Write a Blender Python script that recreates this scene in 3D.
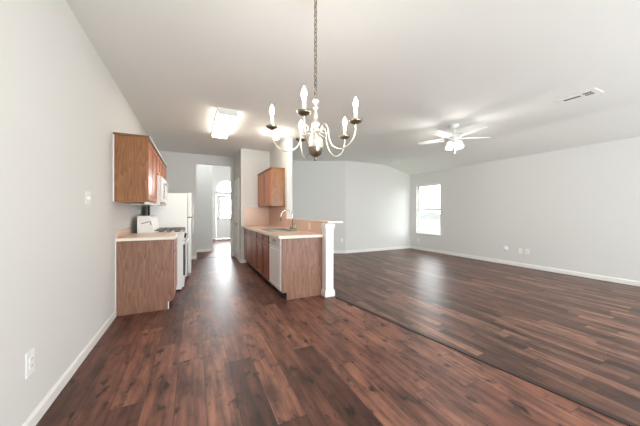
import bpy, bmesh, math, random
from mathutils import Vector, Matrix

for o in list(bpy.data.objects):
    bpy.data.objects.remove(o)
random.seed(7)
C = bpy.context.scene.collection
scene = bpy.context.scene
PI = math.pi

# ------------------------------------------------------------------ camera
F = 262.0
PSI = math.atan((320 - 193.5) / F)
cam_d = bpy.data.cameras.new('camera')
cam_d.sensor_width = 36.0
cam_d.lens = 36.0 * F / 640.0
cam_d.shift_y = -1.0 / 640.0
cam_d.clip_start = 0.02
cam = bpy.data.objects.new('camera', cam_d)
cam.location = (0, 0, 1.25)
cam.rotation_euler = (PI / 2, 0, -PSI)
C.objects.link(cam)
scene.camera = cam

# ------------------------------------------------------------------ view, sky, daylight, fill lamps
scene.view_settings.view_transform = 'Standard'
scene.view_settings.look = 'None'
scene.view_settings.gamma = 1.0
scene.view_settings.use_curve_mapping = False
scene.view_settings.exposure = 0.0

world = bpy.data.worlds.new('overcast_sky')
scene.world = world
world.use_nodes = True
wn = world.node_tree.nodes
wn['Background'].inputs[0].default_value = (0.97, 0.985, 1.0, 1)
# brighter sky on the entrance side (+y), raised to strengthen the glare on the kitchen floor
wt = world.node_tree
tcw = wt.nodes.new('ShaderNodeTexCoord')
dot = wt.nodes.new('ShaderNodeVectorMath')
dot.operation = 'DOT_PRODUCT'
dot.inputs[1].default_value = (0.0, 0.98, 0.2)
wt.links.new(tcw.outputs['Generated'], dot.inputs[0])
mrw = wt.nodes.new('ShaderNodeMapRange')
mrw.interpolation_type = 'SMOOTHSTEP'
mrw.inputs['From Min'].default_value = 0.78
mrw.inputs['From Max'].default_value = 0.97
mrw.inputs['To Min'].default_value = 8.0
mrw.inputs['To Max'].default_value = 72.0
wt.links.new(dot.outputs['Value'], mrw.inputs['Value'])
wt.links.new(mrw.outputs[0], wn['Background'].inputs[1])


def area(name, loc, rot, sx, sy, power, col=(1, 1, 1)):
    d = bpy.data.lights.new(name, 'AREA')
    d.shape = 'RECTANGLE'
    d.size, d.size_y = sx, sy
    d.energy = power
    d.color = col
    o = bpy.data.objects.new(name, d)
    o.location, o.rotation_euler = loc, rot
    C.objects.link(o)
    return o


# fill lamps added outside the unseen rear glazing, in place of daylight
area('fill_patio_door', (1.35, -2.75, 0.9), (PI / 2 + .05, 0, 0), 2.3, 1.8, 130, (0.945, 0.975, 1.0))
area('fill_rear_window', (4.7, -2.75, 1.2), (PI / 2 + .05, 0, 0), 2.2, 1.4, 185, (0.945, 0.975, 1.0))
# openings through which the sky lights the rooms (sampling portals, they shine nothing themselves)
for nm, loc, rot, a_, b_ in (('sky_portal_living', (6.9, 6.05, 1.345), (0, PI / 2, 0), 1.57, 0.94),
                             ('sky_portal_door', (1.405, 13.21, 1.44), (-PI / 2, 0, 0), 0.6, 0.95),
                             ('sky_portal_transom', (1.405, 13.21, 2.46), (-PI / 2, 0, 0), 0.9, 0.6),
                             ('sky_portal_entrance', (3.21, 10.45, 1.45), (0, PI / 2, 0), 1.9, 2.1)):  # last portal belongs to the side window added to brighten the entrance
    area(nm, loc, rot, a_, b_, 1.0).data.cycles.is_portal = True


# ------------------------------------------------------------------ materials
def M(name):
    m = bpy.data.materials.new(name)
    m.use_nodes = True
    nt = m.node_tree
    return m, nt, nt.nodes['Principled BSDF']


def node(nt, t, **kw):
    n = nt.nodes.new(t)
    for k, v in kw.items():
        setattr(n, k, v)
    return n


def plain(name, col, rough=0.5, metal=0.0, spec=0.5, bump=0.0, bscale=200.0, coat=0.0):
    m, nt, b = M(name)
    b.inputs['Base Color'].default_value = (*col, 1)
    b.inputs['Roughness'].default_value = rough
    b.inputs['Metallic'].default_value = metal
    b.inputs['Specular IOR Level'].default_value = spec
    b.inputs['Coat Weight'].default_value = coat
    tc = node(nt, 'ShaderNodeTexCoord')
    n = node(nt, 'ShaderNodeTexNoise')
    n.inputs['Scale'].default_value = bscale
    nt.links.new(tc.outputs['Object'], n.inputs['Vector'])
    if bump:
        bp = node(nt, 'ShaderNodeBump')
        bp.inputs['Strength'].default_value = bump
        bp.inputs['Distance'].default_value = 0.002
        nt.links.new(n.outputs['Fac'], bp.inputs['Height'])
        nt.links.new(bp.outputs[0], b.inputs['Normal'])
    else:
        mr = node(nt, 'ShaderNodeMapRange')
        mr.inputs['To Min'].default_value = max(0.02, rough - 0.04)
        mr.inputs['To Max'].default_value = min(1, rough + 0.04)
        nt.links.new(n.outputs['Fac'], mr.inputs['Value'])
        nt.links.new(mr.outputs[0], b.inputs['Roughness'])
    return m


def math_n(nt, op, a, b=None, c=None):
    n = node(nt, 'ShaderNodeMath', operation=op)
    for i, v in enumerate((a, b, c)):
        if v is None:
            continue
        if isinstance(v, (int, float)):
            n.inputs[i].default_value = v
        else:
            nt.links.new(v, n.inputs[i])
    return n.outputs[0]


def ramp(nt, fac, stops):
    r = node(nt, 'ShaderNodeValToRGB')
    e = r.color_ramp.elements
    while len(e) < len(stops):
        e.new(0.5)
    for i, (p, c) in enumerate(stops):
        e[i].position = p
        e[i].color = (*c, 1)
    nt.links.new(fac, r.inputs['Fac'])
    return r.outputs['Color']


def mixc(nt, typ, fac, a, b):
    n = node(nt, 'ShaderNodeMix', data_type='RGBA', blend_type=typ)
    if isinstance(fac, (int, float)):
        n.inputs[0].default_value = fac
    else:
        nt.links.new(fac, n.inputs[0])
    for i, v in ((6, a), (7, b)):
        if isinstance(v, tuple):
            n.inputs[i].default_value = (*v, 1)
        else:
            nt.links.new(v, n.inputs[i])
    return n.outputs[2]


def plank_mat(name, width, length, cols, seam, knots, rough, seed):
    m, nt, b = M(name)
    tc = node(nt, 'ShaderNodeTexCoord')
    sx = node(nt, 'ShaderNodeSeparateXYZ')
    nt.links.new(tc.outputs['Object'], sx.inputs[0])
    X, Y = sx.outputs[0], sx.outputs[1]
    xr = math_n(nt, 'DIVIDE', math_n(nt, 'ADD', X, seed), width)
    row = math_n(nt, 'FLOOR', xr)
    fx = math_n(nt, 'FRACT', xr)
    w1 = node(nt, 'ShaderNodeTexWhiteNoise', noise_dimensions='1D')
    nt.links.new(row, w1.inputs['W'])
    yr = math_n(nt, 'ADD', math_n(nt, 'DIVIDE', Y, length), math_n(nt, 'MULTIPLY', w1.outputs['Value'], 7.0))
    col = math_n(nt, 'FLOOR', yr)
    fy = math_n(nt, 'FRACT', yr)
    cv = node(nt, 'ShaderNodeCombineXYZ')
    nt.links.new(row, cv.inputs[0])
    nt.links.new(col, cv.inputs[1])
    w2 = node(nt, 'ShaderNodeTexWhiteNoise', noise_dimensions='2D')
    nt.links.new(cv.outputs[0], w2.inputs['Vector'])
    base = ramp(nt, w2.outputs['Value'], cols)
    # grain, stretched along the plank
    gv = node(nt, 'ShaderNodeCombineXYZ')
    nt.links.new(math_n(nt, 'MULTIPLY', X, 22.0), gv.inputs[0])
    nt.links.new(math_n(nt, 'ADD', math_n(nt, 'MULTIPLY', Y, 1.6), math_n(nt, 'MULTIPLY', w2.outputs['Value'], 40.0)), gv.inputs[1])
    g = node(nt, 'ShaderNodeTexNoise')
    g.inputs['Scale'].default_value = 1.0
    g.inputs['Detail'].default_value = 6.0
    g.inputs['Roughness'].default_value = 0.65
    nt.links.new(gv.outputs[0], g.inputs['Vector'])
    gcol = ramp(nt, g.outputs['Fac'], [(0.32, (0.36, 0.34, 0.34)), (0.5, (1.0, 1.0, 1.0)), (0.68, (1.6, 1.55, 1.5))])
    c1 = mixc(nt, 'MULTIPLY', 0.9, base, gcol)
    mv = node(nt, 'ShaderNodeCombineXYZ')
    nt.links.new(math_n(nt, 'MULTIPLY', X, 7.0), mv.inputs[0])
    nt.links.new(math_n(nt, 'ADD', math_n(nt, 'MULTIPLY', Y, 2.2), math_n(nt, 'MULTIPLY', w2.outputs['Value'], 31.0)), mv.inputs[1])
    mo = node(nt, 'ShaderNodeTexNoise')
    mo.inputs['Scale'].default_value = 1.0
    mo.inputs['Detail'].default_value = 7.0
    mo.inputs['Roughness'].default_value = 0.62
    nt.links.new(mv.outputs[0], mo.inputs['Vector'])
    c1 = mixc(nt, 'MULTIPLY', 1.0, c1, ramp(nt, mo.outputs['Fac'], [(0.34, (0.45, 0.42, 0.43)), (0.5, (0.97, 0.97, 0.97)), (0.66, (1.3, 1.28, 1.25))]))
    # knots and dark smudges
    kv = node(nt, 'ShaderNodeCombineXYZ')
    nt.links.new(math_n(nt, 'MULTIPLY', X, 13.0), kv.inputs[0])
    nt.links.new(math_n(nt, 'ADD', math_n(nt, 'MULTIPLY', Y, 7.0), math_n(nt, 'MULTIPLY', w2.outputs['Value'], 23.0)), kv.inputs[1])
    k = node(nt, 'ShaderNodeTexNoise')
    k.inputs['Scale'].default_value = 1.0
    k.inputs['Detail'].default_value = 3.0
    nt.links.new(kv.outputs[0], k.inputs['Vector'])
    kf = node(nt, 'ShaderNodeMapRange')
    kf.inputs['From Min'].default_value = 0.58
    kf.inputs['From Max'].default_value = 0.70
    kf.inputs['To Max'].default_value = knots
    nt.links.new(k.outputs['Fac'], kf.inputs['Value'])
    c2 = mixc(nt, 'MIX', kf.outputs[0], c1, (0.018, 0.010, 0.008))
    # seams
    ex = math_n(nt, 'MINIMUM', fx, math_n(nt, 'SUBTRACT', 1.0, fx))
    ey = math_n(nt, 'MINIMUM', fy, math_n(nt, 'SUBTRACT', 1.0, fy))
    sxm = math_n(nt, 'LESS_THAN', math_n(nt, 'MULTIPLY', ex, width), 0.0016)
    sym = math_n(nt, 'LESS_THAN', math_n(nt, 'MULTIPLY', ey, length), 0.0016)
    s = math_n(nt, 'MULTIPLY', math_n(nt, 'MAXIMUM', sxm, sym), seam)
    c3 = mixc(nt, 'MIX', s, c2, (0.02, 0.011, 0.009))
    nt.links.new(c3, b.inputs['Base Color'])
    b.inputs['Specular IOR Level'].default_value = 0.38
    rr = node(nt, 'ShaderNodeMapRange')
    rr.inputs['To Min'].default_value = rough - 0.05
    rr.inputs['To Max'].default_value = rough + 0.09
    nt.links.new(g.outputs['Fac'], rr.inputs['Value'])
    nt.links.new(rr.outputs[0], b.inputs['Roughness'])
    bp = node(nt, 'ShaderNodeBump')
    bp.inputs['Strength'].default_value = 0.12
    bp.inputs['Distance'].default_value = 0.002
    nt.links.new(g.outputs['Fac'], bp.inputs['Height'])
    nt.links.new(bp.outputs[0], b.inputs['Normal'])
    return m


def oak_mat(name, light, dark, rough=0.32, axis='Z', coat=0.15):
    m, nt, b = M(name)
    tc = node(nt, 'ShaderNodeTexCoord')
    mp = node(nt, 'ShaderNodeMapping')
    sc = {'Z': (9, 9, 0.9), 'Y': (9, 0.9, 9)}[axis]
    mp.inputs['Scale'].default_value = sc
    nt.links.new(tc.outputs['Object'], mp.inputs['Vector'])
    n = node(nt, 'ShaderNodeTexNoise')
    n.inputs['Scale'].default_value = 1.0
    n.inputs['Detail'].default_value = 2.0
    nt.links.new(mp.outputs[0], n.inputs['Vector'])
    rings = math_n(nt, 'FRACT', math_n(nt, 'MULTIPLY', n.outputs['Fac'], 9.0))
    mp2 = node(nt, 'ShaderNodeMapping')
    mp2.inputs['Scale'].default_value = tuple(v * 14 for v in sc)
    nt.links.new(tc.outputs['Object'], mp2.inputs['Vector'])
    n2 = node(nt, 'ShaderNodeTexNoise')
    n2.inputs['Scale'].default_value = 1.0
    n2.inputs['Detail'].default_value = 3.0
    nt.links.new(mp2.outputs[0], n2.inputs['Vector'])
    f = math_n(nt, 'ADD', math_n(nt, 'MULTIPLY', rings, 0.45), math_n(nt, 'MULTIPLY', n2.outputs['Fac'], 0.55))
    nt.links.new(ramp(nt, f, [(0.2, dark), (0.75, light)]), b.inputs['Base Color'])
    b.inputs['Roughness'].default_value = rough
    b.inputs['Coat Weight'].default_value = coat
    b.inputs['Coat Roughness'].default_value = 0.2
    return m


def glow(name, col, strength, through=0.5):
    """glass or plastic that is lit from inside: lets light through and shines itself"""
    m = bpy.data.materials.new(name)
    m.use_nodes = True
    nt = m.node_tree
    nt.nodes.remove(nt.nodes['Principled BSDF'])
    out = nt.nodes['Material Output']
    e = node(nt, 'ShaderNodeEmission')
    e.inputs[0].default_value = (*col, 1)
    e.inputs[1].default_value = strength
    t = node(nt, 'ShaderNodeBsdfTransparent')
    t.inputs[0].default_value = (through, through, through, 1)
    a = node(nt, 'ShaderNodeAddShader')
    nt.links.new(e.outputs[0], a.inputs[0])
    nt.links.new(t.outputs[0], a.inputs[1])
    nt.links.new(a.outputs[0], out.inputs[0])
    return m


def glass_mat():
    m = bpy.data.materials.new('window_glass')
    m.use_nodes = True
    nt = m.node_tree
    nt.nodes.remove(nt.nodes['Principled BSDF'])
    out = nt.nodes['Material Output']
    t = node(nt, 'ShaderNodeBsdfTransparent')
    t.inputs[0].default_value = (0.95, 0.97, 0.97, 1)
    g = node(nt, 'ShaderNodeBsdfGlossy')
    g.inputs['Roughness'].default_value = 0.02
    mx = node(nt, 'ShaderNodeMixShader')
    mx.inputs[0].default_value = 0.05
    nt.links.new(t.outputs[0], mx.inputs[1])
    nt.links.new(g.outputs[0], mx.inputs[2])
    nt.links.new(mx.outputs[0], out.inputs[0])
    return m


def speckle(name, a, b_, rough):
    m, nt, b = M(name)
    tc = node(nt, 'ShaderNodeTexCoord')
    n = node(nt, 'ShaderNodeTexNoise')
    n.inputs['Scale'].default_value = 160
    n.inputs['Detail'].default_value = 4
    nt.links.new(tc.outputs['Object'], n.inputs['Vector'])
    nt.links.new(ramp(nt, n.outputs['Fac'], [(0.35, b_), (0.65, a)]), b.inputs['Base Color'])
    b.inputs['Roughness'].default_value = rough
    return m


WALL = plain('wall_paint', (0.725, 0.72, 0.70), 0.75, bump=0.12, bscale=140, spec=0.2)
WALL_E = plain('entrance_brightened_paint', (0.86, 0.855, 0.84), 0.7, bump=0.1, bscale=140, spec=0.2)  # lighter copy of the wall paint, entrance brightness put into the colour
CEIL = plain('ceiling_paint', (0.86, 0.865, 0.84), 0.85, bump=0.15, bscale=120, spec=0.1)
WHITE = plain('white_trim_paint', (0.86, 0.85, 0.82), 0.35)
CASE = plain('white_door_paint', (0.84, 0.83, 0.81), 0.4)
FLOOR_D = plank_mat('wide_plank_flooring', 0.185, 1.25,
                    [(0.0, (0.088, 0.036, 0.026)), (0.3, (0.135, 0.056, 0.039)), (0.6, (0.18, 0.075, 0.052)), (1.0, (0.235, 0.103, 0.070))],
                    0.75, 1.0, 0.43, 3.07)
FLOOR_L = plank_mat('narrow_plank_flooring', 0.095, 0.9,
                    [(0.0, (0.060, 0.028, 0.021)), (0.4, (0.112, 0.052, 0.037)), (0.7, (0.155, 0.074, 0.052)), (1.0, (0.24, 0.122, 0.083))],
                    0.6, 0.45, 0.36, 5.0)
DARKWOOD = plain('dark_strip_wood', (0.03, 0.016, 0.012), 0.4)
OAK = oak_mat('oak_panel', (0.31, 0.155, 0.10), (0.17, 0.08, 0.052), 0.4, coat=0.05)
OAK_UP = oak_mat('oak_panel_warm', (0.34, 0.145, 0.055), (0.19, 0.075, 0.027), 0.38, coat=0.05)
OAK_DOOR = oak_mat('oak_door_red', (0.54, 0.17, 0.052), (0.34, 0.095, 0.03), 0.32, coat=0.1)
OAK_BASE = oak_mat('oak_door_brown', (0.38, 0.12, 0.056), (0.22, 0.064, 0.032), 0.3, coat=0.3)
OAK_TRIM = oak_mat('oak_rail', (0.26, 0.13, 0.06), (0.14, 0.068, 0.032), 0.3, 'Y', coat=0.3)
LAM = speckle('pink_beige_laminate', (0.79, 0.58, 0.46), (0.72, 0.50, 0.39), 0.3)
LAM_EDGE = speckle('cream_laminate_edge', (0.80, 0.76, 0.67), (0.73, 0.68, 0.59), 0.35)
APPL = plain('white_enamel', (0.86, 0.85, 0.83), 0.22)
APPL2 = plain('white_plastic', (0.84, 0.83, 0.80), 0.35)
BLACK = plain('black_enamel', (0.015, 0.015, 0.016), 0.25)
IRON = plain('cast_iron', (0.13, 0.13, 0.12), 0.45)
DGLASS = plain('dark_oven_glass', (0.03, 0.03, 0.035), 0.08)
GREYP = plain('grey_plastic', (0.35, 0.35, 0.35), 0.5)
STEEL = plain('brushed_steel', (0.62, 0.61, 0.58), 0.25, 1.0)
SINKM = plain('satin_sink_steel', (0.30, 0.31, 0.29), 0.35, 1.0)
BRASS = plain('aged_silver_brass', (0.86, 0.82, 0.72), 0.3, 1.0)
BRONZE = plain('dark_brass', (0.30, 0.265, 0.20), 0.32, 1.0)
SLEEVE = plain('candle_sleeve', (0.88, 0.86, 0.80), 0.5)
CREAM = plain('cream_plastic', (0.82, 0.75, 0.60), 0.4)
PLATE = plain('white_cover_plate', (0.88, 0.88, 0.87), 0.35)
FANW = plain('white_fan_enamel', (0.85, 0.85, 0.83), 0.3)
TOE = plain('dark_toe_vinyl', (0.05, 0.045, 0.05), 0.5)
BULB = glow('lit_bulb_glass', (1.0, 0.93, 0.82), 14.0, 0.8)
SHADE = glow('lit_frosted_shade', (1.0, 0.97, 0.92), 2.6, 0.65)
DIFF = glow('lit_fluorescent_diffuser', (1.0, 0.94, 0.82), 14.0, 0.1)
GLASS = glass_mat()
HOUSE = plain('pale_siding', (0.30, 0.30, 0.30), 0.8)
ROOF = plain('grey_shingle', (0.2, 0.2, 0.2), 0.9)
FENCE = plain('weathered_fence_wood', (0.27, 0.265, 0.25), 0.9)
GRASS = plain('lawn', (0.10, 0.13, 0.06), 0.95)
CONC = plain('concrete_walk', (0.5, 0.49, 0.47), 0.9)


# ------------------------------------------------------------------ mesh helpers
class MB:
    def __init__(self):
        self.bm = bmesh.new()

    def _add(self, tmp, smooth=False):
        for f in tmp.faces:
            f.smooth = smooth
        me = bpy.data.meshes.new('tmp')
        tmp.to_mesh(me)
        tmp.free()
        self.bm.from_mesh(me)
        bpy.data.meshes.remove(me)
        return self

    def box(self, x0, x1, y0, y1, z0, z1, bev=0.0, seg=2, mat=None):
        t = bmesh.new()
        bmesh.ops.create_cube(t, size=1)
        for v in t.verts:
            v.co = Vector(((x0 + x1) / 2 + v.co.x * (x1 - x0), (y0 + y1) / 2 + v.co.y * (y1 - y0), (z0 + z1) / 2 + v.co.z * (z1 - z0)))
        if bev:
            bmesh.ops.bevel(t, geom=list(t.edges), offset=bev, segments=seg, affect='EDGES', profile=0.5)
        if mat is not None:
            t.transform(mat)
        return self._add(t)

    def lathe(self, prof, c, seg=20, mat=None):
        """prof: (r, z) list, turned about the z axis at c"""
        t = bmesh.new()
        rings = []
        for r, z in prof:
            if r < 1e-5:
                rings.append([t.verts.new((0, 0, z))])
            else:
                rings.append([t.verts.new((r * math.cos(2 * PI * i / seg), r * math.sin(2 * PI * i / seg), z)) for i in range(seg)])
        for a, b in zip(rings, rings[1:]):
            for i in range(seg):
                j = (i + 1) % seg
                if len(a) == 1 and len(b) == 1:
                    continue
                if len(a) == 1:
                    t.faces.new((a[0], b[j], b[i]))
                elif len(b) == 1:
                    t.faces.new((a[i], a[j], b[0]))
                else:
                    t.faces.new((a[i], a[j], b[j], b[i]))
        bmesh.ops.recalc_face_normals(t, faces=list(t.faces))
        if mat is not None:
            t.transform(mat)
        t.transform(Matrix.Translation(c))
        return self._add(t, True)

    def tube(self, pts, r, seg=10, cyclic=False):
        pts = [Vector(p) for p in pts]
        n = len(pts)
        rad = r if isinstance(r, (list, tuple)) else [r] * n
        t = bmesh.new()
        rings = []
        prev = None
        for i, p in enumerate(pts):
            a = pts[(i - 1) % n] if (cyclic or i > 0) else p
            b = pts[(i + 1) % n] if (cyclic or i < n - 1) else p
            d = (b - a).normalized()
            if prev is None:
                u = d.orthogonal().normalized()
            else:
                u = (prev - d * prev.dot(d))
                u = u.normalized() if u.length > 1e-6 else d.orthogonal().normalized()
            prev = u
            w = d.cross(u)
            rings.append([t.verts.new(p + (u * math.cos(2 * PI * k / seg) + w * math.sin(2 * PI * k / seg)) * rad[i]) for k in range(seg)])
        m = n if cyclic else n - 1
        for i in range(m):
            A, B = rings[i], rings[(i + 1) % n]
            for k in range(seg):
                l = (k + 1) % seg
                t.faces.new((A[k], A[l], B[l], B[k]))
        if not cyclic:
            t.faces.new(rings[0][::-1])
            t.faces.new(rings[-1])
        bmesh.ops.recalc_face_normals(t, faces=list(t.faces))
        return self._add(t, True)

    def prism(self, poly, h0, h1, axis='Z', bev=0.0):
        """poly in the plane across the axis; (x,y) for Z, (x,z) for Y, (y,z) for X"""
        t = bmesh.new()
        f = {'Z': lambda a, b, h: (a, b, h), 'Y': lambda a, b, h: (a, h, b), 'X': lambda a, b, h: (h, a, b)}[axis]
        lo = [t.verts.new(f(a, b, h0)) for a, b in poly]
        hi = [t.verts.new(f(a, b, h1)) for a, b in poly]
        n = len(poly)
        t.faces.new(lo)
        t.faces.new(hi[::-1])
        for i in range(n):
            j = (i + 1) % n
            t.faces.new((lo[i], hi[i], hi[j], lo[j]))
        bmesh.ops.recalc_face_normals(t, faces=list(t.faces))
        if bev:
            bmesh.ops.bevel(t, geom=list(t.edges), offset=bev, segments=2, affect='EDGES', profile=0.5)
        return self._add(t)

    def gridslab(self, us, vs, h0, h1, axis, skip=()):
        """slab of grid cells with some cells left open, all one connected mesh"""
        t = bmesh.new()
        f = {'Z': lambda a, b, h: (a, b, h), 'Y': lambda a, b, h: (a, h, b), 'X': lambda a, b, h: (h, a, b)}[axis]
        V = {}

        def v(i, j, k):
            key = (i, j, k)
            if key not in V:
                V[key] = t.verts.new(f(us[i], vs[j], (h0, h1)[k]))
            return V[key]
        nu, nv = len(us) - 1, len(vs) - 1
        solid = lambda i, j: 0 <= i < nu and 0 <= j < nv and (i, j) not in skip
        for i in range(nu):
            for j in range(nv):
                if not solid(i, j):
                    continue
                for k in (0, 1):
                    t.faces.new((v(i, j, k), v(i + 1, j, k), v(i + 1, j + 1, k), v(i, j + 1, k)))
                for (di, dj, a, b) in ((-1, 0, (i, j), (i, j + 1)), (1, 0, (i + 1, j), (i + 1, j + 1)), (0, -1, (i, j), (i + 1, j)), (0, 1, (i, j + 1), (i + 1, j + 1))):
                    if not solid(i + di, j + dj):
                        t.faces.new((v(*a, 0), v(*b, 0), v(*b, 1), v(*a, 1)))
        bmesh.ops.recalc_face_normals(t, faces=list(t.faces))
        return self._add(t)

    def build(self, name, mat, parent=None, label=None):
        me = bpy.data.meshes.new(name)
        org = Vector((0, 0, 0))
        if parent is not None:
            org = root_loc(parent)
        else:
            xs = [v.co for v in self.bm.verts]
            org = Vector(((min(c.x for c in xs) + max(c.x for c in xs)) / 2, (min(c.y for c in xs) + max(c.y for c in xs)) / 2, min(c.z for c in xs)))
        self.bm.transform(Matrix.Translation(-org))
        self.bm.to_mesh(me)
        self.bm.free()
        me.materials.append(mat)
        o = bpy.data.objects.new(name, me)
        C.objects.link(o)
        if parent is not None:
            o.parent = parent
        else:
            o.location = org
        if label:
            o['label'] = label
        return o


def root_loc(o):
    v = Vector(o.location)
    while o.parent:
        o = o.parent
        v += Vector(o.location)
    return v


def thing(name, loc, label, cat, group=None):
    o = bpy.data.objects.new(name, None)
    o.empty_display_size = 0.1
    o.location = loc
    C.objects.link(o)
    return tag(o, label, cat, group)


def tag(o, label, cat, group=None):
    o['label'] = label
    o['category'] = cat
    if group:
        o['group'] = group
    return o


def struct(o):
    o['kind'] = 'structure'
    return o


def copy_tree(o, parent=None):
    c = o.copy()
    C.objects.link(c)
    if parent is not None:
        c.parent = parent
    for ch in list(o.children):
        copy_tree(ch, c)
    return c


# ------------------------------------------------------------------ the setting
XL, XR = -0.845, 6.75
YB, YF = -2.3, 6.80
YK = 7.73            # kitchen end wall
XS0, XS1 = 1.76, 1.88   # partition between kitchen and living room
CZ = 2.80


def strip_x(y):
    return 1.885 + (3.38 - y) * 0.153


# floor: two floorings meeting along a diagonal strip
fm = bpy.data.meshes.new('floor')
fv = [(XL - .12, YB - .12, 0), (strip_x(YB - .12), YB - .12, 0), (strip_x(3.40), 3.40, 0), (1.82, 3.40, 0), (1.82, 8.0, 0), (3.2, 8.0, 0), (3.2, 13.2, 0), (XL - .12, 13.2, 0),
      (XR + .12, YB - .12, 0), (XR + .12, 8.0, 0)]
fm.from_pydata(fv, [], [(0, 1, 2, 3, 4, 5, 6, 7), (1, 8, 9, 5, 4, 3, 2)])
fm.materials.append(FLOOR_D)
fm.materials.append(FLOOR_L)
fm.polygons[1].material_index = 1
fo = bpy.data.objects.new('floor', fm)
C.objects.link(fo)
struct(fo)

# main ceiling with the lowered slope along the right wall
sl = [(XL - .12, CZ), (5.45, CZ), (5.62, CZ - .008), (5.76, CZ - .030), (5.9, CZ - .063), (XR, 2.52), (XR + .12, 2.49), (XR + .12, 3.0), (XL - .12, 3.0)]
struct(MB().prism(sl, YB - .12, 8.2, 'Y').build('ceiling', CEIL))
struct(MB().box(XL - .12, 3.2, 8.2, 13.2, 3.45, 3.55).build('ceiling', CEIL))

struct(MB().box(XL - .12, XL, YB - .12, 13.2, 0, 3.5).build('wall_left', WALL))
W0, W1, WZ0, WZ1 = 5.58, 6.52, 0.56, 2.13
struct(MB().gridslab([YB - .12, W0, W1, YF + .12], [0, WZ0, WZ1, 2.9], XR, XR + .14, 'X', {(1, 1)}).build('wall_right', WALL))
struct(MB().box(4.14, XR, YF, YF + .12, 0, 2.9).build('wall_far', WALL))
# the angled wall, running back behind the partition
rv = Vector((math.cos(PSI), -math.sin(PSI), 0))
A0 = Vector((4.14, YF, 0))
A1 = A0 - rv * 2.45
nb = Vector((math.sin(PSI), math.cos(PSI), 0))
poly = [A0, A1, A1 + nb * .12, A0 + nb * .12]
struct(MB().prism([(p.x, p.y) for p in poly], 0, 2.9).build('wall_angled', WALL))
# partition stub, pantry walls, kitchen end wall with its opening
struct(MB().box(XS0, XS1, 5.235, 8.2, 0, 2.85).build('wall_partition', WALL))
struct(MB().box(1.045, XS0, 6.61, 6.72, 0, 2.85).build('wall_pantry_front', WALL))
struct(MB().box(1.045, 1.14, 6.72, YK, 0, 2.85).build('wall_pantry_side', WALL))
OX0, OX1, OZ = 0.072, 0.952, 2.55
struct(MB().gridslab([XL, OX0, OX1, 1.76], [0, OZ, 3.5], YK, YK + .12, 'Y', {(1, 0)}).build('wall_kitchen_end', WALL))
# hall and entrance
struct(MB().box(XL, 0.545, 9.0, 9.12, 0, 3.5).build('wall_hall', WALL))
struct(MB().box(0.42, 0.545, 9.12, 13.05, 0, 3.5).build('wall_entrance_left', WALL_E))
struct(MB().gridslab([7.85, 9.4, 11.5, 13.05], [0, .5, 2.4, 3.5], 3.08, 3.2, 'X', {(1, 1)}).build('wall_entrance_right', WALL_E))  # opening for an unseen side window, added to brighten the entrance
struct(MB().box(1.76, 3.2, 8.2, 8.3, 0, 3.5).build('wall_entrance_near', WALL))
DX0, DX1 = 0.95, 1.86
DC = (DX0 + DX1) / 2
struct(MB().gridslab([0.42, DX0, DX1, 3.2], [0, 2.06, 2.17, 2.76, 3.5], 13.05, 13.2, 'Y', {(1, 0), (1, 2)}).build('wall_front', WALL_E))
# rear wall with glass patio door and a window put in unseen behind the viewer for the fill
struct(MB().gridslab([XL, .2, 2.5, 3.6, 5.8, XR], [0, .65, 2.1, 2.85], YB - .12, YB, 'Y', {(1, 0), (1, 1), (3, 1)}).build('wall_rear', WALL))
# bar wall between kitchen and living room
struct(MB().box(1.775, 1.875, 3.62, 5.235, 0, 1.075).build('wall_bar', WALL))


def baseboard(name, p0, p1, n, h=0.085, t=0.014):
    """board from p0 to p1, thickness towards n, with an eased top edge"""
    p0, p1, n = Vector((*p0, 0)), Vector((*p1, 0)), Vector((*n, 0)).normalized()
    prof = [(0, 0), (t, 0), (t, h * .78), (t * .55, h * .93), (t * .35, h), (0, h)]
    m = MB()
    t_ = m.bm
    A = [t_.verts.new(p0 + n * a + Vector((0, 0, z))) for a, z in prof]
    B = [t_.verts.new(p1 + n * a + Vector((0, 0, z))) for a, z in prof]
    k = len(prof)
    for i in range(k):
        j = (i + 1) % k
        t_.faces.new((A[i], A[j], B[j], B[i]))
    t_.faces.new(A)
    t_.faces.new(B[::-1])
    bmesh.ops.recalc_face_normals(t_, faces=list(t_.faces))
    return struct(m.build(name, WHITE))


baseboard('baseboard_left', (XL, YB), (XL, 3.885), (1, 0))
baseboard('baseboard_right', (XR, YB), (XR, YF), (-1, 0))
baseboard('baseboard_far', (4.14, YF), (XR, YF), (0, -1))
baseboard('baseboard_angled', (A0.x, A0.y), (A1.x, A1.y), (-nb.x, -nb.y))
baseboard('baseboard_partition', (XS1, 5.24), (XS1, 7.9), (1, 0))
baseboard('baseboard_bar', (1.875, 3.63), (1.875, 5.235), (1, 0))
baseboard('baseboard_pantry_front', (1.045, 6.61), (1.19, 6.61), (0, -1))
baseboard('baseboard_pantry_side', (1.045, 6.61), (1.045, 6.86), (-1, 0))
baseboard('baseboard_kitchen_end', (XL, YK), (OX0, YK), (0, -1))
baseboard('baseboard_kitchen_corner', (OX1, YK), (1.04, YK), (0, -1))
baseboard('baseboard_hall', (XL, 9.0), (0.545, 9.0), (0, -1))
baseboard('baseboard_entrance_left', (0.545, 9.0), (0.545, 13.05), (1, 0))
baseboard('baseboard_front', (0.55, 13.05), (DX0 - .07, 13.05), (0, -1))

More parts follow.
